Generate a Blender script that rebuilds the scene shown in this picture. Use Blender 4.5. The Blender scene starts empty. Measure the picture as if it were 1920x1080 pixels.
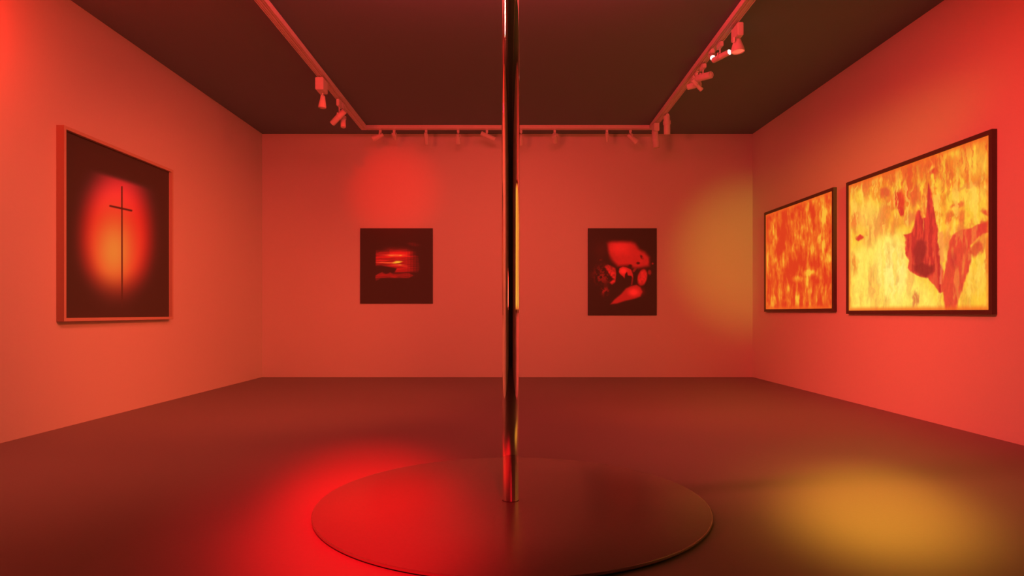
import bpy, bmesh, math, random
import numpy as np
from mathutils import Vector, Matrix

random.seed(4)
C = bpy.context.scene.collection
sc = bpy.context.scene
PI = math.pi
# ------------------------------------------------------------------ constants (metres)
EYE = 1.064          # camera height
F = 1225.0           # focal length in pixels for a 1920 px wide frame
HOR = 585.7          # horizon row
H = 4.0              # room height
YB = 10.746          # far wall
YF = -4.6            # wall behind the visitor
def xl(y): return -4.109 + (YB - y) * (-0.050 / 5.44)      # left wall
def xr(y): return 3.958 + (YB - y) * (0.129 / 5.53)        # right wall

def lin(c):
    return tuple(((v/255)/12.92 if v/255 <= .04045 else ((v/255+.055)/1.055)**2.4) for v in c)

# ------------------------------------------------------------------ materials
def mat(name, col, rough=.6, metal=0., spec=.5, noise=0., nscale=30, bump=0., bscale=200, coat=0.):
    m = bpy.data.materials.new(name); m.use_nodes = True
    nt = m.node_tree; b = nt.nodes['Principled BSDF']
    b.inputs['Base Color'].default_value = (*col, 1)
    b.inputs['Roughness'].default_value = rough
    b.inputs['Metallic'].default_value = metal
    b.inputs['Specular IOR Level'].default_value = spec
    b.inputs['Coat Weight'].default_value = coat
    tc = nt.nodes.new('ShaderNodeTexCoord')
    if noise:
        n = nt.nodes.new('ShaderNodeTexNoise'); n.inputs['Scale'].default_value = nscale
        n.inputs['Detail'].default_value = 6
        r = nt.nodes.new('ShaderNodeMapRange')
        r.inputs['To Min'].default_value = 1 - noise; r.inputs['To Max'].default_value = 1 + noise
        x = nt.nodes.new('ShaderNodeVectorMath'); x.operation = 'SCALE'
        x.inputs[0].default_value = col
        nt.links.new(tc.outputs['Object'], n.inputs['Vector'])
        nt.links.new(n.outputs['Fac'], r.inputs['Value'])
        nt.links.new(r.outputs['Result'], x.inputs['Scale'])
        nt.links.new(x.outputs['Vector'], b.inputs['Base Color'])
    if bump:
        n = nt.nodes.new('ShaderNodeTexNoise'); n.inputs['Scale'].default_value = bscale
        bp = nt.nodes.new('ShaderNodeBump'); bp.inputs['Strength'].default_value = bump
        bp.inputs['Distance'].default_value = .002
        nt.links.new(tc.outputs['Object'], n.inputs['Vector'])
        nt.links.new(n.outputs['Fac'], bp.inputs['Height'])
        nt.links.new(bp.outputs['Normal'], b.inputs['Normal'])
    return m
def emit(name, col, s, base=(.5, .5, .5)):
    m = mat(name, base, .3); b = m.node_tree.nodes['Principled BSDF']
    b.inputs['Emission Color'].default_value = (*col, 1); b.inputs['Emission Strength'].default_value = s
    return m
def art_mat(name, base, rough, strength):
    """film or print: colours stored per point of the artwork, glowing by themselves"""
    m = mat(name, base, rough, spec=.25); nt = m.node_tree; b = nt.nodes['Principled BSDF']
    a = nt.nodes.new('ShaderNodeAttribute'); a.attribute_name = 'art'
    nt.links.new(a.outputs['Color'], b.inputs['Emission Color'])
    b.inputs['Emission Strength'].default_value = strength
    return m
M = dict(
    wall=mat('wall_paint', (.74, .74, .74), .75, spec=.2, noise=.02, nscale=60, bump=.25, bscale=260),
    ceil=mat('ceiling_paint', (.18, .28, .31), .9, spec=.1, noise=.08, nscale=90),
    floor=mat('floor_rubber', (.24, .23, .23), .55, spec=.3, noise=.05, nscale=50, bump=.2, bscale=300),
    rear=mat('rear_wall_paint', (.05, .045, .045), .85, spec=.1),
    disc=mat('disc_lacquer', (.17, .16, .16), .26, spec=.32, noise=.05, nscale=50),
    rim=mat('disc_edge', (.35, .3, .3), .25, metal=.7),
    gap=mat('disc_shadow_gap', (.01, .01, .01), .7),  # near-black: the shadow under the disc put into the colour
    chrome=mat('chrome', (.95, .88, .84), .035, metal=1),
    steel=mat('dull_chrome', (.6, .5, .5), .2, metal=1),
    white=mat('white_powder_coat', (.78, .78, .78), .45, spec=.4, noise=.06, nscale=40),
    groove=mat('track_groove', (.16, .16, .16), .6),
    dark=mat('dark_metal', (.05, .05, .05), .45),
    woodf=mat('pale_frame', (.62, .5, .42), .5, noise=.06, nscale=60),
    woodo=mat('frame_outer_side', (.36, .22, .17), .6, noise=.06, nscale=60),
    blackf=mat('black_frame', (.085, .06, .05), .5, noise=.1, nscale=80),
    lens=mat('lamp_glass', (.75, .7, .7), .15, coat=.5),
    lit=emit('lit_lamp', (1, .86, .72), 2.2),
    litred=emit('lit_red_lamp', (1, .10, .06), 1.2),
    art_dark=art_mat('glowing_print_dark', (.08, .085, .08), .6, 1.0),  # prints emit their picture colours, an added glow
    art_fire=art_mat('backlit_film_fire', (.06, .05, .04), .5, 1.0),
)

# ------------------------------------------------------------------ mesh helpers
def link(name, bm, m, parent=None, smooth=False):
    me = bpy.data.meshes.new(name)
    bmesh.ops.recalc_face_normals(bm, faces=bm.faces)
    bm.to_mesh(me); bm.free()
    if isinstance(m, (list, tuple)):
        for k in m: me.materials.append(k)
    else: me.materials.append(m)
    if smooth:
        for p in me.polygons: p.use_smooth = True
        try: me.set_sharp_from_angle(angle=math.radians(35))
        except Exception: pass
    o = bpy.data.objects.new(name, me); C.objects.link(o)
    if parent: o.parent = parent
    return o
def box(bm, lo, hi, bevel=0., mi=0):
    r = bmesh.ops.create_cube(bm, size=1)
    vs = r['verts']
    for v in vs:
        v.co = Vector((lo[i] + (v.co[i] + .5) * (hi[i] - lo[i]) for i in range(3)))
    fs = {f for v in vs for f in v.link_faces}
    for f in fs: f.material_index = mi
    if bevel:
        es = {e for v in vs for e in v.link_edges}
        bmesh.ops.bevel(bm, geom=list(es), offset=bevel, segments=2, affect='EDGES')
    return bm
def lathe(bm, prof, n=40, axis='z', mi=0, x0=0, y0=0, z0=0):
    """prof: (radius, height) pairs; closed with fans where radius is 0"""
    rings = []
    for r, h in prof:
        if r <= 1e-6: rings.append([bm.verts.new((x0, y0, z0 + h))])
        else: rings.append([bm.verts.new((x0 + r*math.cos(2*PI*k/n), y0 + r*math.sin(2*PI*k/n), z0 + h)) for k in range(n)])
    for a, b in zip(rings, rings[1:]):
        for k in range(n):
            k2 = (k + 1) % n
            if len(a) == 1 and len(b) == 1: continue
            if len(a) == 1: f = bm.faces.new((a[0], b[k], b[k2]))
            elif len(b) == 1: f = bm.faces.new((a[k], a[k2], b[0]))
            else: f = bm.faces.new((a[k], a[k2], b[k2], b[k]))
            f.material_index = mi
    return bm
def prism(bm, pts, h0, h1):
    a = [bm.verts.new((x, y, h0)) for x, y in pts]; b = [bm.verts.new((x, y, h1)) for x, y in pts]
    bm.faces.new(a); bm.faces.new(b)
    for k in range(len(pts)):
        k2 = (k+1) % len(pts); bm.faces.new((a[k], a[k2], b[k2], b[k]))
    return bm
def thing(name, label, cat, loc=(0, 0, 0), rz=0., group=None):
    o = bpy.data.objects.new(name, None); o.empty_display_size = .1; C.objects.link(o)
    o.location = loc; o.rotation_euler = (0, 0, rz)
    o['label'] = label; o['category'] = cat
    if group: o['group'] = group
    return o
def struct(name, bm, m):
    o = link(name, bm, m); o['kind'] = 'structure'; return o

# ------------------------------------------------------------------ room shell
T = .15
b = bmesh.new(); prism(b, [(xl(YF)-T, YF-T), (xr(YF)+T, YF-T), (xr(YB)+T, YB+T), (xl(YB)-T, YB+T)], -.12, 0)
struct('floor', b, M['floor'])
b = bmesh.new(); prism(b, [(xl(YF)-T, YF-T), (xr(YF)+T, YF-T), (xr(YB)+T, YB+T), (xl(YB)-T, YB+T)], H, H+.12)
struct('ceiling', b, M['ceil'])
b = bmesh.new(); prism(b, [(xl(YF), YF), (xl(YB), YB), (xl(YB)-T, YB), (xl(YF)-T, YF)], 0, H); struct('wall_left', b, M['wall'])
b = bmesh.new(); prism(b, [(xr(YF), YF), (xr(YB), YB), (xr(YB)+T, YB), (xr(YF)+T, YF)], 0, H); struct('wall_right', b, M['wall'])
b = bmesh.new(); prism(b, [(xl(YB)-T, YB), (xr(YB)+T, YB), (xr(YB)+T, YB+T), (xl(YB)-T, YB+T)], 0, H); struct('wall_back', b, M['wall'])
b = bmesh.new(); prism(b, [(xl(YF)-T, YF-T), (xr(YF)+T, YF-T), (xr(YF)+T, YF), (xl(YF)-T, YF)], 0, H); struct('wall_front', b, M['rear'])

# ------------------------------------------------------------------ numpy painting for the artworks
rng = np.random.RandomState(11)
def vnoise(x, y, seed=0):
    def h(i, j):
        n = (i.astype(np.int64)*374761393 + j.astype(np.int64)*668265263 + seed*1442695041) & 0x7fffffff
        n = ((n ^ (n >> 13)) * 1274126177) & 0x7fffffff
        return ((n ^ (n >> 16)) & 0xffff) / 65535.0
    xi = np.floor(x); yi = np.floor(y); fx = x - xi; fy = y - yi
    fx = fx*fx*(3-2*fx); fy = fy*fy*(3-2*fy)
    a = h(xi, yi); b_ = h(xi+1, yi); c = h(xi, yi+1); d = h(xi+1, yi+1)
    return (a*(1-fx)+b_*fx)*(1-fy) + (c*(1-fx)+d*fx)*fy
def fbm(x, y, seed=0, o=4):
    s = 0; a = .5; t = 0
    for k in range(o):
        s = s + a*vnoise(x*2**k, y*2**k, seed+k*7); t += a; a *= .55
    return s/t
def sst(e0, e1, v):
    t = np.clip((v-e0)/(e1-e0), 0, 1); return t*t*(3-2*t)
def ell(x, y, cx, cy, rx, ry, soft=.5, ang=0.):
    a = math.radians(ang); dx = x-cx; dy = y-cy
    u = (dx*math.cos(a)+dy*math.sin(a))/rx; v = (-dx*math.sin(a)+dy*math.cos(a))/ry
    return 1 - sst(1-soft, 1+soft*.3, np.sqrt(u*u+v*v))
def poly(x, y, pts, soft=6.):
    """soft-edged polygon mask"""
    ins = np.zeros(x.shape, bool); dmin = np.full(x.shape, 1e9)
    n = len(pts)
    for k in range(n):
        x1, y1 = pts[k]; x2, y2 = pts[(k+1) % n]
        if y1 != y2:
            c = ((y1 > y) != (y2 > y)) & (x < (x2-x1)*(y-y1)/(y2-y1)+x1); ins ^= c
        dx, dy = x2-x1, y2-y1; L = dx*dx+dy*dy+1e-9
        t = np.clip(((x-x1)*dx+(y-y1)*dy)/L, 0, 1)
        dmin = np.minimum(dmin, np.hypot(x-x1-t*dx, y-y1-t*dy))
    s = np.where(ins, dmin, -dmin)
    return sst(-soft, soft, s)
def seg(x, y, x1, y1, x2, y2, w, soft=3.):
    dx, dy = x2-x1, y2-y1; L = dx*dx+dy*dy+1e-9
    t = np.clip(((x-x1)*dx+(y-y1)*dy)/L, 0, 1)
    return 1-sst(w-soft, w+soft, np.hypot(x-x1-t*dx, y-y1-t*dy))
def mix(img, col, m):
    return img*(1-m[..., None]) + np.array(col, float)*m[..., None]

def paint_cross(x, y):
    img = np.zeros(x.shape+(3,))
    # glowing upright oval with a straight-cut soft top
    cx, cy = 345, 625
    rx = np.where(x < cx, 218, 200)*1.0; ry = np.where(y < cy, 400, 345)*1.0
    d = np.sqrt(((x-cx)/rx)**2+((y-cy)/ry)**2)
    m = (1-sst(.50, 1.16, d))**.9
    m = m*sst(-14, 22, y-(286+(x-230)*.31))
    hot = np.exp(-(((x-325)/120)**2+((y-690)/210)**2))
    img[..., 0] = m*225; img[..., 1] = m*(8+112*hot); img[..., 2] = m*(14+28*hot)
    t = sst(560, 330, y) * m
    img[..., 0] += 25*t; img[..., 1] += 22*t; img[..., 2] += 24*t
    bot = sst(760, 980, y)
    img *= (1-.35*bot)[..., None]
    img = mix(img, (62, 6, 2), .96*seg(x, y, 365, 370, 366, 965, 3.4, 2.5)*sst(990, 900, y))
    img = mix(img, (48, 2, 0), .97*seg(x, y, 307, 464, 412, 487, 4.2, 3))
    return img
def paint_sunset(x, y):
    img = np.zeros(x.shape+(3,))
    wy = y + 10*(fbm(x/90, y/90, 3)-.5)
    st = fbm(x/170, wy/9, 5, 4); st2 = fbm(x/60, wy/6, 9, 3)
    area = sst(262, 272, x)*sst(790, 640, x)*sst(335, 400, y+.15*(x-300)*(x < 420)*-1)*sst(690, 540, y)
    top = sst(285, 360, y)*sst(265, 440, x)*sst(780, 560, x)*sst(480, 380, y)
    red = np.clip(area*(.55+.9*(st-.35)) + .55*top*(.5+st2*.7), 0, 1)
    body = poly(x, y, [(266, 400), (300, 372), (420, 366), (560, 380), (700, 400), (745, 420), (770, 560), (740, 610), (480, 600), (400, 545), (266, 525)], 12)
    red = np.maximum(red, body*(.62+.75*(st-.3)))
    hole = poly(x, y, [(255, 532), (330, 528), (420, 545), (500, 560), (480, 600), (440, 622), (330, 606), (255, 640)], 12)
    red *= 1-.93*hole
    fadeR = sst(800, 600, x); red *= .35+.65*fadeR
    low = poly(x, y, [(262, 640), (300, 615), (340, 600), (380, 622), (430, 605), (470, 620), (640, 610), (700, 640), (640, 668), (400, 668), (262, 672)], 9)
    red = np.maximum(red, low*(.58+.5*(st2-.4)))
    drip = poly(x, y, [(262, 660), (330, 664), (300, 690), (266, 700)], 8); red = np.maximum(red, .4*drip)
    corner = ell(x, y, 690, 290, 95, 30, .8, 8); red = np.maximum(red, .42*corner*(.6+st2*.6))
    grid = (.5+.5*np.sin(x/5.2))*sst(560, 700, x); red *= 1-.22*grid
    red = np.clip(red, 0, 1.05)
    img[..., 0] = 225*red; img[..., 1] = 12*red; img[..., 2] = 12*red
    for (cx, cy, rx, ry, a, g) in [(500, 412, 130, 13, .75, 80), (450, 404, 60, 7, .5, 70), (330, 492, 70, 8, .7, 70), (430, 497, 90, 9, .7, 90),
                                   (520, 522, 100, 10, .55, 70), (600, 540, 40, 7, .5, 50), (360, 410, 70, 6, .45, 50), (640, 430, 60, 6, .3, 30), (350, 470, 80, 5, .45, 45)]:
        m = ell(x, y, cx, cy, rx*1.1, ry*1.3, .8)*a*(.7+.9*st2); img = mix(img, (245, g, 35), np.clip(m, 0, 1))
    for (cx, cy, rx, ry, a) in [(512, 488, 50, 17, 1.), (480, 497, 34, 11, .7), (548, 482, 30, 9, .6), (540, 520, 26, 6, .55), (440, 417, 40, 7, .4), (545, 415, 20, 8, .5)]:
        m = ell(x, y, cx, cy, rx, ry, .7)*a*(.65+.5*st2); img = mix(img, (250, 190, 45), np.clip(m, 0, 1))
    return img
def paint_rocks(x, y):
    n = fbm(x/22, y/22, 31, 4); nn = fbm(x/60, y/60, 37, 3)
    wx = x+10*(n-.5); wy = y+10*(nn-.5)
    red = np.zeros(x.shape)
    red = np.maximum(red, (.80+.16*ell(x, y, 400, 300, 140, 90, .9)+.10*(nn-.5))*poly(wx, wy, [(238, 236), (300, 226), (500, 226), (550, 250), (590, 305), (640, 332), (690, 390), (690, 480), (600, 500), (540, 505), (470, 480), (370, 490), (320, 440), (290, 400), (268, 340)], 34)*sst(225, 330, x+.1*y))
    red = np.maximum(red, .18*ell(x, y, 200, 320, 110, 130, .9))
    red *= 1-.75*ell(x, y, 495, 480, 24, 22, .7); red *= 1-.7*ell(x, y, 575, 450, 22, 16, .7)
    red *= 1-.8*ell(x, y, 612, 390, 14, 30, .8, -30)
    red = np.maximum(red, .85*poly(wx, wy, [(235, 490), (262, 460), (300, 475), (345, 500), (356, 560), (350, 640), (310, 670), (280, 650), (320, 610), (280, 560)], 12)*(.45+n*.9))
    red = np.maximum(red, .55*ell(x, y, 215, 570, 135, 140, .8)*sst(.36, .62, n))
    red = np.maximum(red, .6*ell(x, y, 240, 735, 60, 70, .8)*sst(.34, .6, n))
    red = np.maximum(red, .40*ell(x, y, 190, 410, 35, 30, .8)*sst(.35, .6, n))
    hole = poly(x, y, [(365, 500), (380, 490), (520, 560), (560, 500), (580, 540), (585, 680), (520, 660), (470, 690), (400, 750), (300, 830), (285, 740), (345, 660)], 9)
    red *= 1-.96*hole
    dome = poly(x, y, [(378, 540), (385, 500), (420, 484), (460, 492), (505, 515), (522, 560), (525, 610), (505, 580), (470, 575), (462, 540), (445, 560), (438, 606), (425, 590), (390, 560)], 7)
    red = np.maximum(red, dome*(.82+.25*ell(x, y, 425, 530, 50, 40, .9)))
    red = np.maximum(red, .55*seg(x, y, 530, 530, 560, 490, 14, 9)); red = np.maximum(red, .5*seg(x, y, 520, 590, 510, 665, 9, 6))
    red = np.maximum(red, .86*ell(x, y, 618, 595, 55, 100, .35, 12)*(.75+.4*n))
    red = np.maximum(red, .55*ell(x, y, 690, 545, 26, 40, .7)*sst(.3, .6, n)); red = np.maximum(red, .6*ell(x, y, 722, 455, 14, 14, .6))
    leaf = ell(x, y, 650, 420, 50, 90, .6, -10)*sst(.36, .52, n); red = np.maximum(red, .78*leaf)
    red = np.maximum(red, .98*poly(x, y, [(292, 868), (330, 820), (400, 762), (450, 705), (500, 680), (560, 668), (600, 690), (625, 740), (600, 790), (540, 812), (440, 835), (360, 862)], 15)*(.78+.3*ell(x, y, 530, 745, 70, 50, .9)))
    red = np.maximum(red, .35*ell(x, y, 610, 740, 55, 60, .9))
    red = np.clip(red, 0, 1.1)
    img = np.zeros(x.shape+(3,)); img[..., 0] = 238*red; img[..., 1] = 26*red**2; img[..., 2] = 22*red**2
    return img
def paint_flames(x, y):
    wx = x + 26*(fbm(x/70, y/150, 41)-.5)
    a = fbm(wx/24, y/150, 43, 5); c = fbm(wx/50, y/90, 47, 4); f = fbm(wx/9, y/40, 53, 3)
    t = np.clip((a*.55+c*.35+f*.25-.475)*2.8, 0, 1)
    for (cx, cy, rx, ry, w, an) in [(490, 310, 24, 130, .7, 0), (475, 520, 20, 110, .5, 12), (515, 590, 26, 45, .6, 0), (345, 370, 45, 50, .65, 0), (375, 310, 24, 60, .4, 0),
                                (120, 460, 20, 130, .5, 0), (148, 660, 16, 90, .55, -8), (380, 700, 60, 28, .8, 0), (290, 745, 45, 30, .7, 0), (360, 780, 34, 110, .45, 0),
                                (290, 880, 26, 60, .5, 0), (425, 870, 20, 90, .5, 0), (495, 880, 26, 80, .55, 0), (265, 350, 26, 60, .45, 0), (160, 870, 24, 80, .4, 0), (120, 900, 16, 50, .4, 0), (390, 480, 24, 90, .35, 10), (280, 470, 26, 90, .3, 0)]:
        t = np.maximum(t, 0)+w*ell(wx, y, cx, cy, rx, ry, .85, an)*(.55+.6*f)
    for (cx, cy, rx, ry, w) in [(180, 420, 40, 120, .35), (90, 800, 40, 140, .4), (230, 640, 50, 80, .3), (420, 620, 40, 70, .25), (70, 350, 26, 120, .35), (430, 760, 16, 40, .5), (200, 900, 34, 70, .3), (230, 300, 60, 30, .3)]:
        t -= w*ell(wx, y, cx, cy, rx, ry, .9)
    t = np.clip(t, 0, 1)
    lo = np.array((218, 58, 26.)); md = np.array((236, 108, 32.)); hi = np.array((248, 186, 54.))
    t3 = t[..., None]
    img = np.where(t3 < .5, lo*(1-t3*2)+md*t3*2, md*(2-2*t3)+hi*(2*t3-1))
    return img
def paint_inferno(x, y):
    wx = x + 30*(fbm(x/90, y/120, 61)-.5); wy = y + 34*(fbm(x/80, y/80, 67)-.5)
    a = fbm(wx/34, wy/120, 71, 5); c = fbm(wx/75, wy/85, 73, 4); f = fbm(wx/11, wy/34, 79, 3)
    img = np.zeros(x.shape+(3,)); img[:] = (250, 198, 56)
    # paler hot core low on the left, deeper orange towards the top
    img = mix(img, (255, 232, 96), .95*poly(wx, wy, [(60, 700), (130, 650), (240, 590), (340, 600), (380, 800), (480, 880), (560, 1010), (60, 1010)], 55))
    img = mix(img, (255, 240, 132), .8*ell(wx, wy, 290, 790, 100, 200, .9))
    img = mix(img, (236, 124, 38), np.clip(sst(640, 220, y-.0*x)*sst(.38, .60, a)*1.2, 0, .95))
    img = mix(img, (236, 120, 42), np.clip(.85*sst(.50, .70, c)*sst(720, 420, y), 0, 1))
    img = mix(img, (232, 148, 60), np.clip(.45*sst(.52, .72, a)*sst(560, 700, y), 0, 1))
    img = mix(img, (250, 196, 66), .7*ell(wx, wy, 700, 230, 130, 110, .9))
    img = mix(img, (252, 206, 70), .85*ell(wx, wy, 700, 400, 120, 60, .8, -14))
    img = mix(img, (252, 202, 92), .6*ell(wx, wy, 150, 510, 90, 110, .8))
    img = mix(img, (250, 206, 62), .85*ell(wx, wy, 115, 410, 34, 60, .8))
    bx = x + 30*(fbm(x/26, y/50, 101, 3)-.5) + 14*(fbm(x/9, y/30, 103, 2)-.5); by_ = y + 50*(fbm(x/30, y/60, 107, 3)-.5)
    for (cx, cy, rx, ry, an, col, al) in [
        (205, 560, 36, 130, 22, (234, 150, 66), .7), (190, 880, 26, 130, 2, (240, 168, 74), .65), (250, 520, 24, 90, 8, (232, 120, 50), .5),
        (370, 330, 14, 160, 2, (230, 84, 38), .75), (325, 425, 27, 62, -4, (222, 62, 36), .92), (336, 488, 14, 30, 0, (214, 56, 38), .9),
        (405, 400, 22, 66, 8, (226, 100, 44), .85), (385, 520, 34, 46, 30, (232, 130, 56), .8), (300, 300, 20, 80, 0, (236, 120, 40), .6),
        (250, 395, 26, 26, 0, (222, 86, 48), .75), (150, 380, 20, 60, 0, (226, 104, 44), .6), (115, 628, 22, 18, 0, (214, 62, 40), .85),
        (88, 760, 22, 62, 0, (234, 140, 52), .75), (90, 545, 22, 60, 0, (230, 112, 48), .6), (500, 282, 26, 18, 10, (220, 62, 40), .8),
        (490, 225, 60, 30, -14, (236, 92, 38), .7), (600, 250, 30, 60, 10, (238, 122, 40), .7), (560, 330, 34, 60, 20, (240, 150, 50), .6),
        (690, 350, 80, 14, -20, (234, 136, 56), .6), (620, 455, 34, 22, -20, (228, 104, 46), .7), (575, 520, 20, 44, 18, (230, 100, 44), .7),
        (440, 300, 20, 50, 0, (238, 120, 40), .6), (300, 560, 24, 60, 10, (232, 130, 52), .6), (470, 420, 34, 60, 0, (248, 190, 60), .0),
        (780, 490, 30, 22, 0, (226, 84, 44), .85), (760, 575, 60, 24, -12, (216, 58, 42), .9), 
        (780, 740, 16, 110, 0, (236, 130, 46), .7), (405, 945, 19, 52, 3, (222, 134, 66), .95), (375, 870, 20, 60, 0, (246, 190, 84), .7),
        (700, 860, 40, 100, 8, (248, 190, 66), .5), (745, 820, 30, 110, 0, (252, 206, 72), .6)]:
        img = mix(img, col, np.clip(1.2*al*ell(bx, by_, cx, cy, rx*1.15, ry*1.1, .6, an)*(.75+.5*f), 0, 1))
    stk = fbm(bx/13, by_/150, 109, 4)
    img = mix(img, (228, 96, 40), np.clip(.75*sst(.56, .72, stk)*sst(640, 330, y+.35*np.abs(x-430)), 0, 1))
    img = mix(img, (255, 216, 84), np.clip(.6*sst(.46, .34, stk)*sst(150, 420, y), 0, 1))
    img = mix(img, (222, 78, 38), .55*ell(bx, by_, 400, 260, 190, 70, .9, -18)*sst(.4, .6, stk))
    img = mix(img, (226, 88, 42), .6*ell(bx, by_, 470, 600, 60, 170, .9)*sst(.4, .6, stk))
    img = mix(img, (226, 92, 46), .6*poly(bx, by_, [(540, 640), (620, 500), (700, 470), (800, 470), (800, 640), (720, 700), (600, 720)], 30)*sst(.35, .62, a))
    fx = x + 12*(f-.5)
    rightm = poly(fx, y, [(600, 612), (640, 585), (700, 575), (726, 556), (800, 545), (800, 592), (752, 606), (716, 640), (690, 668), (694, 740), (680, 800), (664, 850), (646, 900), (630, 945), (622, 1010), (562, 1010), (552, 935), (543, 880), (556, 800), (574, 700), (584, 650)], 6)
    img = mix(img, (222, 64, 46), .93*rightm)
    img = mix(img, (238, 128, 56), np.clip(.75*rightm*sst(.52, .7, fbm(fx/16, y/120, 83, 3)), 0, 1))
    img = mix(img, (248, 170, 60), .5*ell(fx, y, 655, 770, 10, 80, .9, 8)); img = mix(img, (184, 48, 44), .6*ell(fx, y, 603, 740, 22, 52, .8))
    fig = poly(fx, y, [(470, 338), (482, 372), (492, 400), (498, 470), (510, 545), (520, 560), (520, 650), (532, 700), (530, 760), (550, 800), (546, 905), (532, 912), (500, 868), (466, 832), (432, 828), (388, 806), (366, 782), (372, 742), (354, 706), (356, 640), (346, 610), (384, 600), (404, 548), (418, 486), (428, 482), (438, 524), (462, 520), (468, 430)], 5)
    img = mix(img, (222, 58, 44), .96*fig)
    stx = fbm(fx/10, y/110, 89, 3)
    img = mix(img, (186, 46, 40), np.clip(.8*fig*sst(.48, .68, stx), 0, 1)); img = mix(img, (236, 96, 56), np.clip(.55*fig*sst(.55, .35, stx)*sst(560, 760, y), 0, 1))
    img = mix(img, (244, 150, 70), .85*poly(fx, y, [(526, 600), (548, 590), (556, 640), (556, 750), (536, 756), (526, 700)], 7))
    img = mix(img, (240, 140, 84), .6*seg(fx, y, 540, 760, 536, 860, 6, 5))
    img = mix(img, (148, 40, 34), .88*poly(fx, wy, [(412, 640), (436, 624), (464, 640), (466, 690), (448, 750), (436, 780), (400, 760), (394, 700)], 12))
    img = mix(img, (142, 38, 32), .85*poly(x, wy, [(392, 770), (440, 760), (500, 768), (498, 800), (460, 830), (430, 824), (396, 800)], 11))
    img = mix(img, (216, 66, 44), .8*ell(bx, y, 722, 684, 36, 52, .5, 30))
    for (cx, cy, rx, ry) in [(442, 470, 7, 60), (458, 430, 8, 80), (446, 560, 5, 40)]:
        img = mix(img, (248, 160, 60), .6*ell(fx, y, cx, cy, rx, ry, .7))
    gr = fbm(x/4, y/14, 113, 2)
    img *= (.90+.13*f+.07*gr)[..., None]
    return np.clip(img, 0, 255)

def paint_near(x, y):
    t = np.clip(fbm(x/900, y/700, 91, 4)*1.6-.25, 0, 1)[..., None]
    return np.array((240, 120, 36.))*(1-t) + np.array((252, 212, 80.))*t

def art_mesh(name, origin, du, dv, nu, nv, paint, crop, m, parent, edge=None):
    """flat sheet: corner + two edge vectors (metres); colour of every grid point from the study of that artwork
       (crop = x0, y0, scale of the close-up the artwork was drawn after)"""
    o3 = np.array(origin, float); U, V = np.meshgrid(np.linspace(0, 1, nu), np.linspace(0, 1, nv))
    P = o3 + U[..., None]*np.array(du) + V[..., None]*np.array(dv)
    px = 960 + F*P[..., 0]/P[..., 1]; py = HOR - F*(P[..., 2]-EYE)/P[..., 1]
    col = paint((px-crop[0])*crop[2], (py-crop[1])*crop[2])
    if edge is not None:      # shading from the frame, painted redder into the film border
        d = np.minimum(np.minimum(U*np.linalg.norm(du), (1-U)*np.linalg.norm(du)), np.minimum(V*np.linalg.norm(dv), (1-V)*np.linalg.norm(dv)))
        col = mix(col, edge, .75*(1-sst(.0, .06, d)))
    s = np.clip(col/255., 0, 1); s = np.where(s <= .04045, s/12.92, ((s+.055)/1.055)**2.4)
    me = bpy.data.meshes.new(name)
    idx = np.arange(nu*nv).reshape(nv, nu)
    q = np.stack([idx[:-1, :-1], idx[:-1, 1:], idx[1:, 1:], idx[1:, :-1]], -1).reshape(-1, 4)
    me.from_pydata(P.reshape(-1, 3).tolist(), [], q.tolist()); me.update()
    ca = me.color_attributes.new('art', 'FLOAT_COLOR', 'POINT')
    rgba = np.concatenate([s.reshape(-1, 3), np.ones((nu*nv, 1))], 1).astype(np.float32)
    ca.data.foreach_set('color', rgba.ravel())
    me.materials.append(m)
    o = bpy.data.objects.new(name, me); C.objects.link(o)
    o.parent = parent
    if parent: o.matrix_parent_inverse = Matrix.Translation(parent.location).inverted()
    return o
def child(o, p):
    o.parent = p; o.matrix_parent_inverse = Matrix.Translation(p.location).inverted(); return o

# bar running along a side wall: built in (across = distance from wall, y, z)
def wallbox(bm, side, y0, y1, z0, z1, d0, d1):
    f = xl if side < 0 else xr
    s = -side   # into the room
    vs = []
    for y in (y0, y1):
        for z in (z0, z1):
            for d in (d0, d1):
                vs.append(bm.verts.new((f(y)+s*d, y, z)))
    for q in [(0, 1, 3, 2), (4, 6, 7, 5), (0, 4, 5, 1), (2, 3, 7, 6), (0, 2, 6, 4), (1, 5, 7, 3)]:
        bm.faces.new([vs[k] for k in q])
    return bm

# ------------------------------------------------------------------ left wall: framed cross
y0, y1, z0, z1 = 5.953, 7.843, .982, 2.770
t = thing('framed_artwork', 'tall framed glowing picture of a thin dark cross on the left wall', 'picture', (xl(y0)+.03, y0, z0))
D = .072; W = .03; R = .038
for nm, a in (('frame_bar', (y0, y0+W, z0, z1)), ('frame_bar', (y1-W, y1, z0, z1)), ('frame_bar', (y0+W, y1-W, z1-W, z1)), ('frame_bar', (y0+W, y1-W, z0, z0+W))):
    b = bmesh.new(); wallbox(b, -1, *a, D-R, D)
    fo = link(nm, b, M['woodf']); child(fo, t)
    fo['label'] = 'pale wooden frame bar'
b = bmesh.new(); wallbox(b, -1, y0-.0005, y0, z0, z1, 0, D); wallbox(b, -1, y1, y1+.002, z0-.002, z1+.002, 0, D-.004)
wallbox(b, -1, y0, y1, z1, z1+.002, 0, D-.004); wallbox(b, -1, y0, y1, z0-.002, z0, 0, D-.004)
wallbox(b, -1, y0, y1, z0, z1, 0, D-R-.002)
o = link('backing_box', b, M['woodo']); child(o, t)
f0 = D-R
art_mesh('print', (xl(y0+W)+f0, y0+W, z0+W), (xl(y1-W)-xl(y0+W), y1-y0-2*W, 0), (0, 0, z1-z0-2*W), 420, 380,
         paint_cross, (90, 210, 685/260.), M['art_dark'], t)

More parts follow.
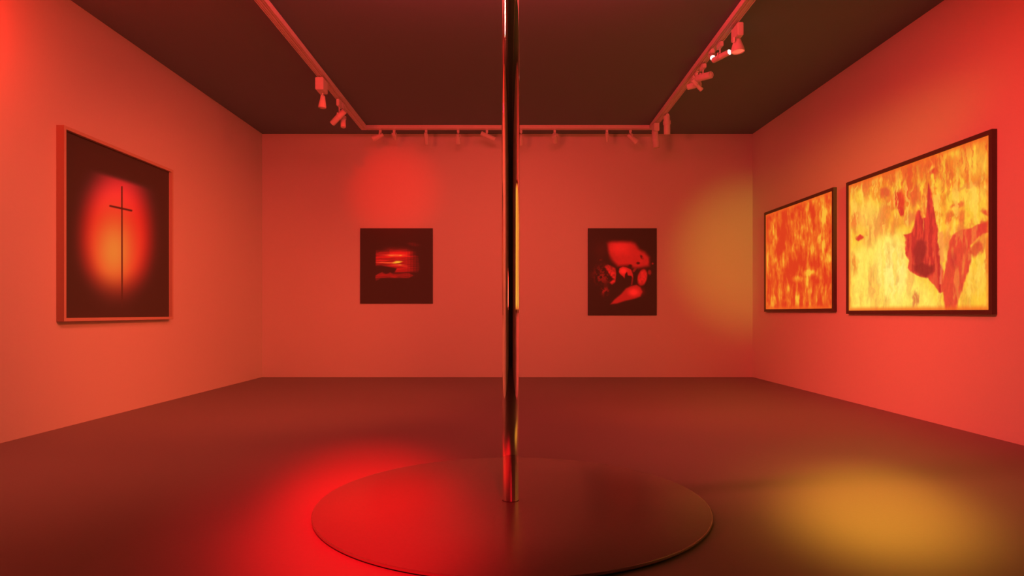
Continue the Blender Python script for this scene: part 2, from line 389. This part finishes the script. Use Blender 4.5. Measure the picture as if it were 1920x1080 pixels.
# ------------------------------------------------------------------ far wall: two unframed dark prints
S = YB/F
def farprint(px0, px1, py0, py1, label, paint, crop):
    X0, X1 = (px0-960)*S, (px1-960)*S; Z1 = EYE+(HOR-py0)*S; Z0 = EYE+(HOR-py1)*S
    t = thing('unframed_print', label, 'picture', (X0, YB-.02, Z0))
    b = bmesh.new(); box(b, (X0, YB-.018, Z0), (X1, YB, Z1)); o = link('mounting_board', b, M['dark']); child(o, t)
    k = (YB-.0195)/YB
    art_mesh('print', (X0, YB-.0195, Z0), (X1-X0, 0, 0), (0, 0, Z1-Z0), 230, 230, paint, crop, M['art_dark'], t)
farprint(675.8, 811.7, 428.2, 569.2, 'square black print of a glowing red streaked sky on the far wall', paint_sunset, (660, 410, 6.))
farprint(1102.0, 1231.0, 428.2, 591.3, 'taller black print of glowing red rocks on the far wall right of the pole', paint_rocks, (1090, 410, 5.4))

# ------------------------------------------------------------------ right wall: two light boxes
def lightbox(y0, y1, z0, z1, label, paint, crop, nu, nv, depth=.044, w=.040):
    t = thing('lightbox', label, 'light box', (xr(y0)-.02, y0, z0))
    for a in ((y0, y0+w, z0, z1), (y1-w, y1, z0, z1), (y0+w, y1-w, z1-w, z1), (y0+w, y1-w, z0, z0+w)):
        b = bmesh.new(); wallbox(b, 1, *a, 0, depth); o = link('frame_bar', b, M['blackf']); child(o, t)
    b = bmesh.new(); wallbox(b, 1, y0+w, y1-w, z0+w, z1-w, 0, depth-.013); o = link('back_panel', b, M['dark']); child(o, t)
    ya, yb = y1-w, y0+w; d = depth-.0115
    art_mesh('backlit_film', (xr(ya)-d, ya, z0+w), (xr(yb)-xr(ya), yb-ya, 0), (0, 0, z1-z0-2*w), nu, nv, paint, crop, M['art_fire'], t, (240, 96, 30))
lightbox(8.083, 10.18, 1.073, 2.614, 'smaller black-framed light box of orange flames nearer the far corner', paint_flames, (1420, 330, 694/180.), 260, 300)
lightbox(5.494, 7.79, 1.045, 2.608, 'larger black-framed light box of yellow fire around a dark red figure', paint_inferno, (1570, 220, 886/320.), 420, 420)
lightbox(2.05, 5.02, 1.045, 2.608, 'nearest black-framed light box of yellow flames on the right wall', paint_near, (0, 0, 1), 160, 120)

# ------------------------------------------------------------------ floor disc and pole
PC = (-.0075, 3.62)
t = thing('round_platform', 'thin round dark platform lying on the floor under the pole', 'platform', (PC[0]+.008, PC[1], 0))
R = 1.064
b = bmesh.new(); lathe(b, [(0, .0105), (R-.004, .0105), (R-.001, .0112), (R, .0125), (R, .0215), (R-.0015, .0240), (R-.0045, .0245)], 220, mi=1)
lathe(b, [(R-.0045, .0245), (R*.5, .0245), (0, .0245)], 220, mi=0)
bmesh.ops.remove_doubles(b, verts=b.verts, dist=1e-5)
o = link('platform_top', b, [M['disc'], M['rim']], t, True)
b = bmesh.new(); lathe(b, [(0, 0), (R-.018, 0), (R-.018, .0105), (0, .0105)], 160); link('base_ring', b, M['gap'], t)
ZT = .0245
t = thing('chrome_pole', 'shiny chrome pole rising from the round platform to the ceiling', 'pole', (PC[0], PC[1], ZT))
b = bmesh.new(); lathe(b, [(0, 0), (.0442, 0), (.0444, .004), (.0462, .75), (.0488, 1.5), (.0497, 2.2), (.0497, H-ZT-.012)], 96); link('pole_tube', b, M['chrome'], t, True)
b = bmesh.new(); lathe(b, [(0, H-ZT-.012), (.11, H-ZT-.012), (.11, H-ZT), (0, H-ZT)], 64); link('ceiling_flange', b, M['steel'], t, True)
b = bmesh.new(); lathe(b, [(.0440, 0), (.0462, 0), (.0462, .003), (.0440, .0035)], 96); link('base_collar', b, M['dark'], t)

# ------------------------------------------------------------------ ceiling track (U shaped)
TH = .055
LX0, LX1 = -2.380, -2.285; RX0, RX1 = 2.155, 2.250; BY0, BY1 = 10.236, 10.325; TY0 = -3.2
zt = H-TH
t = thing('lighting_track', 'pale U-shaped lighting track running along the dark ceiling', 'lighting track', ((LX0+LX1)/2, BY0, H))
def rail(x0, x1, y0, y1, along):
    b = bmesh.new(); w = (x1-x0) if along == 'y' else (y1-y0)
    # side cheeks, centre web and lips leave two open grooves underneath
    for a, c, lo in ((0, .10, 0), (.10, .16, .010), (.16, .34, .003), (.34, .40, .010), (.40, .60, .0), (.60, .66, .012), (.66, .84, .003), (.84, .90, .010), (.90, 1, 0)):
        if along == 'y': box(b, (x0+a*w, y0, zt+lo), (x0+c*w, y1, H), 0, 1 if lo >= .009 else 0)
        else: box(b, (x0, y0+a*w, zt+lo), (x1, y0+c*w, H), 0, 1 if lo >= .009 else 0)
    return child(link('track_rail', b, [M['white'], M['groove']]), t)
rail(LX0, LX1, TY0, BY0, 'y'); rail(RX0, RX1, TY0, BY0, 'y'); rail(LX1, RX0, BY0, BY1, 'x')
for x0, x1 in ((LX0, LX1), (RX0, RX1)):
    b = bmesh.new(); box(b, (x0, BY0, zt), (x1, BY1, H), .004); child(link('corner_joint', b, M['white']), t)

# ------------------------------------------------------------------ track spotlights
G = 'spotlights on the ceiling track'
def head_mesh(L, r, style):
    b = bmesh.new()   # points along -Z, pivot at origin (back third)
    if style == 'can':
        prof = [(0, .30*L), (r*.72, .30*L), (r*.82, .26*L)]
        for k in range(4):
            h = .22*L-k*.05*L; prof += [(r*.84, h), (r*.70, h-.006*1), (r*.70, h-.022*L*.9), (r*.86, h-.03*L)]
        prof += [(r*.92, -.02*L), (r, -.12*L), (r, -.68*L), (r*.93, -.70*L), (r*.86, -.66*L), (r*.82, -.60*L)]
    elif style == 'tube':
        prof = [(0, .42*L), (r*.9, .42*L), (r, .39*L), (r, -.02*L), (r*1.05, -.03*L), (r*1.05, -.08*L), (r, -.09*L), (r, -.56*L), (r*.92, -.58*L), (r*.86, -.54*L)]
    else:
        prof = [(0, .22*L), (r*.45, .22*L), (r*.62, .16*L), (r*.70, .02*L), (r*.98, -.30*L), (r*1.08, -.46*L), (r*1.08, -.52*L), (r*1.0, -.54*L), (r*.94, -.48*L)]
    lathe(b, prof, 36); return b, prof[-1]
def spot(rail_name, pos, d, label, style='can', L=.17, r=.042, drop=.05, box_len=.13, boxw=.036, boxh=.05, lens='lens', boxoff=0., rz=0.):
    x, y = pos
    t = thing('track_spotlight', label, 'spotlight', (x, y, zt), rz, G)
    b = bmesh.new(); box(b, (-.016, -.045, -.010), (.016, .045, -.0005), .002); link('adapter', b, M['white'], t)
    b = bmesh.new(); box(b, (-boxw/2, -box_len/2+boxoff, -.008-boxh), (boxw/2, box_len/2+boxoff, -.008), .006); link('gear_box', b, M['white'], t)
    b = bmesh.new(); lathe(b, [(0, 0), (.008, 0), (.008, -drop), (0, -drop)], 20, z0=-.008-boxh); link('stem', b, M['white'], t)
    piv = Vector((0, 0, -.008-boxh-drop))
    dv = Vector(d).normalized(); q = Vector((0, 0, -1)).rotation_difference(dv)
    b = bmesh.new()       # two cheek arms and a bridge
    for s in (-1, 1): box(b, (s*(r*1.12)-.003, -.010, -.035), (s*(r*1.12)+.003, .010, .012), .001)
    box(b, (-r*1.12-.003, -.010, .009), (r*1.12+.003, .010, .015), .001)
    # yaw the bracket so the head swings between its arms
    yaw = math.atan2(dv.y, dv.x)-PI/2 if abs(dv.x)+abs(dv.y) > 1e-3 else 0
    o = link('bracket', b, M['white'], t); o.location = piv; o.rotation_euler = (0, 0, yaw)
    b, last = head_mesh(L, r, style)
    h = link('lamp_head', b, M['white'], t, True); h.rotation_mode = 'QUATERNION'; h.rotation_quaternion = q; h.location = piv + Vector((0, 0, -.024))
    b = bmesh.new(); lr, lh = last
    lathe(b, [(lr, lh), (lr*.8, lh-.006), (lr*.4, lh-.012), (0, lh-.014)], 32); g = link('lamp_glass', b, M[lens], h, True)
    if lens == 'lit': g['label'] = 'white glowing lamp glass'
    return t
lx = (LX0+LX1)/2; rx_ = (RX0+RX1)/2; by = (BY0+BY1)/2
# left rail
spot('l', (lx-.02, 8.12), (-.06, .0, -1), 'left rail spotlight with a broad flat gear box and bulb hanging straight down', 'cone', .20, .045, .05, .20, .10, .15, boxoff=-.05)
spot('l', (lx-.01, 8.86), (-.65, .2, -.55), 'left rail spotlight closest to the corner, long head tilted down to the left', 'tube', .25, .040, .10, .16, .04, .09)
spot('l', (lx, 9.02), (.05, -.1, -1), 'small spotlight hanging beside the tilted long one on the left rail', 'can', .17, .035, .13, .08, .03, .05)
# back rail, left to right
bk = lambda px: ((px-960)*by/F, by)
HP = PI/2
def bspot(px, d, label, **k):
    spot('b', bk(px), (d[1], -d[0], d[2]) if False else d, label, **k)
bspot(713, (-.85, .1, -.32), 'back rail spotlight at the left end, head tilted far to the left', style='cone', L=.24, r=.042, drop=.02, box_len=.05)
bspot(739, (0, 1, -.25), 'back rail spotlight with twin short brackets, second from the left end', style='can', L=.15, r=.032, drop=.015, box_len=.04)
bspot(799, (.05, .5, -.9), 'slim back rail spotlight hanging down above the square red print', style='tube', L=.19, r=.028, drop=.05, box_len=.05)
bspot(859, (0, .55, -.8), 'short back rail spotlight between the square print and the pole', style='can', L=.16, r=.034, drop=.04, box_len=.05)
bspot(913, (.9, .05, -.38), 'back rail spotlight just left of the pole, head tilted right', style='tube', L=.24, r=.034, drop=.02, box_len=.05)
bspot(977, (.0, .5, -.9), 'back rail spotlight half hidden behind the right edge of the pole', style='can', L=.17, r=.03, drop=.05, box_len=.05)
bspot(1040, (.1, .8, -.5), 'stubby back rail spotlight first clear of the pole on its right', style='can', L=.17, r=.042, drop=.03, box_len=.05)
bspot(1138, (.1, .6, -.7), 'thin back rail spotlight above the red rocks print', style='tube', L=.15, r=.024, drop=.03, box_len=.05)
bspot(1182, (.75, .2, -.55), 'back rail spotlight near the right corner, head tilted down to the right', style='cone', L=.24, r=.046, drop=.035, box_len=.05)
# right rail
spot('r', (rx_-.01, 9.98), (.10, -.05, -1), 'boxy spotlight hanging at the right corner of the track', 'tube', .26, .050, .07, .18, .08, .12)
spot('r', (rx_+.05, 9.50), (.03, .05, -1), 'tall narrow spotlight hanging just in front of the corner one', 'tube', .27, .046, .065, .10, .05, .04)
spot('r', (rx_+.01, 7.98), (.9, -.5, .10), 'low right rail spotlight with its head pointing up to the right', 'tube', .17, .036, .03, .10, .04, .05)
spot('r', (rx_+.01, 7.84), (.75, .3, -.62), 'small right rail spotlight with a stub head tilted down to the right', 'tube', .17, .026, .06, .06, .03, .05)
spot('r', (rx_+.02, 7.60), (.45, -.85, -.12), 'right rail spotlight with a plain tube head halfway along the cluster', 'tube', .22, .040, .06, .14, .04, .05)
spot('r', (rx_+.02, 6.98), (.42, -.88, .02), 'right rail spotlight with a long tube head lit white at its tip', 'tube', .24, .030, .07, .12, .04, .05, lens='lit')
spot('r', (rx_-.01, 7.17), (-.15, -.80, -.45), 'right rail spotlight turned towards the room with a bright white glass', 'can', .15, .030, .0, .09, .045, .04, lens='lit')
spot('r', (rx_+.06, 6.56), (.05, -.05, -1), 'largest spotlight of the right rail, a broad paddle-shaped lamp nearest the viewer', 'cone', .17, .062, .015, .20, .06, .13, lens='litred')

# ------------------------------------------------------------------ lamps, some of them unseen fills added for walls, floor and ceiling
def lamp(name, kind, loc, target, energy, col, size=.1, angle=60, blend=1., size_y=None, spread=None):
    l = bpy.data.lights.new(name, kind); l.energy = energy; l.color = col
    if kind in ('SPOT', 'POINT'): l.shadow_soft_size = size
    if kind == 'SPOT': l.spot_size = math.radians(angle); l.spot_blend = blend
    if kind == 'AREA':
        l.size = size
        if size_y: l.shape = 'RECTANGLE'; l.size_y = size_y
        if spread: l.spread = math.radians(spread)
    o = bpy.data.objects.new(name, l); C.objects.link(o); o.location = loc
    if target is not None:
        o.rotation_euler = (Vector(target)-Vector(loc)).to_track_quat('-Z', 'Y').to_euler()
    return o
LAMPS = {
 # name: kind, location, target, kwargs
 'red_floor_pool_fill': ('SPOT', (.75, -3.2, 3.9), (-.74, 3.30, 0), dict(size=.2, angle=10.5)),  # added out of view; its pool replaces a red glossy floor reflection
 'red_floor_pool_fill_far': ('SPOT', (.75, -3.0, 3.9), (-.92, 4.20, 0), dict(size=.2, angle=9)),  # added as well, stretches the red pool away from the camera
 'red_floor_pool_fill_wide': ('SPOT', (.75, -2.8, 3.9), (-.85, 3.5, 0), dict(size=.2, angle=17)),  # added soft skirt of the red pool
 'amber_floor_pool_fill': ('SPOT', (-1.6, -3.2, 3.9), (2.02, 3.62, 0), dict(size=.2, angle=7.5)),  # added out of view; its pool replaces the light box's floor reflection
 'amber_floor_pool_fill_wide': ('SPOT', (-1.6, -2.8, 3.9), (2.15, 3.9, 0), dict(size=.2, angle=13)),  # added soft skirt of the amber pool
 'red_wall_spot': ('SPOT', (-2.0, 5.6, 3.9), (-1.95, YB, 3.08), dict(size=.08, angle=21)),
 'amber_wall_spot': ('SPOT', (3.0, 1.2, 3.80), (3.92, YB, 2.0), dict(size=.10, angle=18)),
 'red_corner_lamp': ('POINT', (-3.80, 4.65, 3.40), None, dict(size=.06)),
 'red_right_wash': ('SPOT', (1.8, 4.0, 3.6), (4.1, 5.3, 2.2), dict(size=.2, angle=100)),
 'amber_left_wash': ('SPOT', (-1.2, 3.6, 3.6), (-4.1, 4.9, 1.2), dict(size=.3, angle=100)),
 'left_side_fill': ('SPOT', (-1.4, 1.6, 3.8), (-4.15, 3.3, 1.7), dict(size=.15, angle=62)),  # unseen fill, added to redden the wall mirrored in the pole
 'far_fill': ('AREA', (0, 5.2, 3.9), (0, 9.5, 1.2), dict(size=3.2, size_y=.5)),
 'left_low_fill': ('SPOT', (2.2, 4.6, 3.8), (-4.1, 8.6, .5), dict(size=.26, angle=54)),  # unseen fill, added to lift the lower left wall
 'right_low_fill': ('SPOT', (-2.3, 4.6, 3.8), (4.0, 8.4, .3), dict(size=.26, angle=50)),  # unseen fill, added to lift the lower right wall
 'right_near_fill': ('SPOT', (-2.3, 3.0, 3.8), (4.1, 5.6, .5), dict(size=.2, angle=55)),  # unseen fill, added for the near end of the right wall
 'back_low_fill': ('SPOT', (-.3, 4.7, 3.85), (-.3, YB, 1.1), dict(size=.25, angle=60)),  # unseen fill, added to brighten the far wall low down
 'left_ceiling_fill': ('SPOT', (-3.6, -1.5, 1.4), (-1.6, 6.8, 4.0), dict(size=.3, angle=60)),  # unseen source in mid-air, added to light the ceiling
 'floor_fill': ('AREA', (0, 4.6, 3.95), (0, 4.61, 0), dict(size=5.0, size_y=1.5)),
}
ENERGY = {
 'red_floor_pool_fill': (13841.2, (1.0, 0.0048, 0.0054)),
 'red_floor_pool_fill_far': (12967.2, (1.0, 0.0, 0.0)),
 'red_floor_pool_fill_wide': (4049.94, (1.0, 0.0, 0.0177)),
 'amber_floor_pool_fill': (14232.3, (1, 0.42, 0.03)),
 'amber_floor_pool_fill_wide': (2600, (1, 0.42, 0.05)),
 'red_wall_spot': (389.71, (1.0, 0.0, 0.0)),
 'amber_wall_spot': (680, (1, 0.72, 0.07)),
 'red_corner_lamp': (42.88, (1.0, 0.0, 0.0035)),
 'red_right_wash': (157.47, (1.0, 0.0, 0.0)),
 'amber_left_wash': (285, (1.0, 0.1344, 0.0581)),
 'left_side_fill': (220, (1, .12, .07)),
 'far_fill': (127.28, (1.0, 0.0408, 0.0497)),
 'left_low_fill': (1344.78, (1.0, 0.099, 0.0338)),
 'right_low_fill': (1069.5, (1.0, 0.0662, 0.0238)),
 'right_near_fill': (1016.1, (1.0, 0.0847, 0.0608)),
 'back_low_fill': (420, (1, 0.11, 0.05)),
 'left_ceiling_fill': (985.1, (1.0, 0.0563, 0.0266)),
 'floor_fill': (20, (1, 0.08, 0.08)),
}
for k, (kind, loc, tgt, kw) in LAMPS.items():
    e, c = ENERGY.get(k, (0, (1, 1, 1)))
    if e > 0: lamp(k, kind, loc, tgt, e, c, **kw)

w = bpy.data.worlds.new('world'); sc.world = w; w.use_nodes = True
w.node_tree.nodes['Background'].inputs['Color'].default_value = (0, 0, 0, 1)
w.node_tree.nodes['Background'].inputs['Strength'].default_value = 0

# ------------------------------------------------------------------ camera
cam = bpy.data.cameras.new('camera'); cam.sensor_width = 36; cam.sensor_fit = 'HORIZONTAL'; cam.lens = F/1920*36
cam.shift_y = (HOR-540)/1920; cam.clip_start = .05
co = bpy.data.objects.new('camera', cam); C.objects.link(co); co.location = (0, 0, EYE); co.rotation_euler = (PI/2, 0, 0)
sc.camera = co
vs = sc.view_settings; vs.view_transform = 'Standard'; vs.look = 'None'; vs.exposure = -0.06; vs.gamma = 1; vs.use_curve_mapping = False
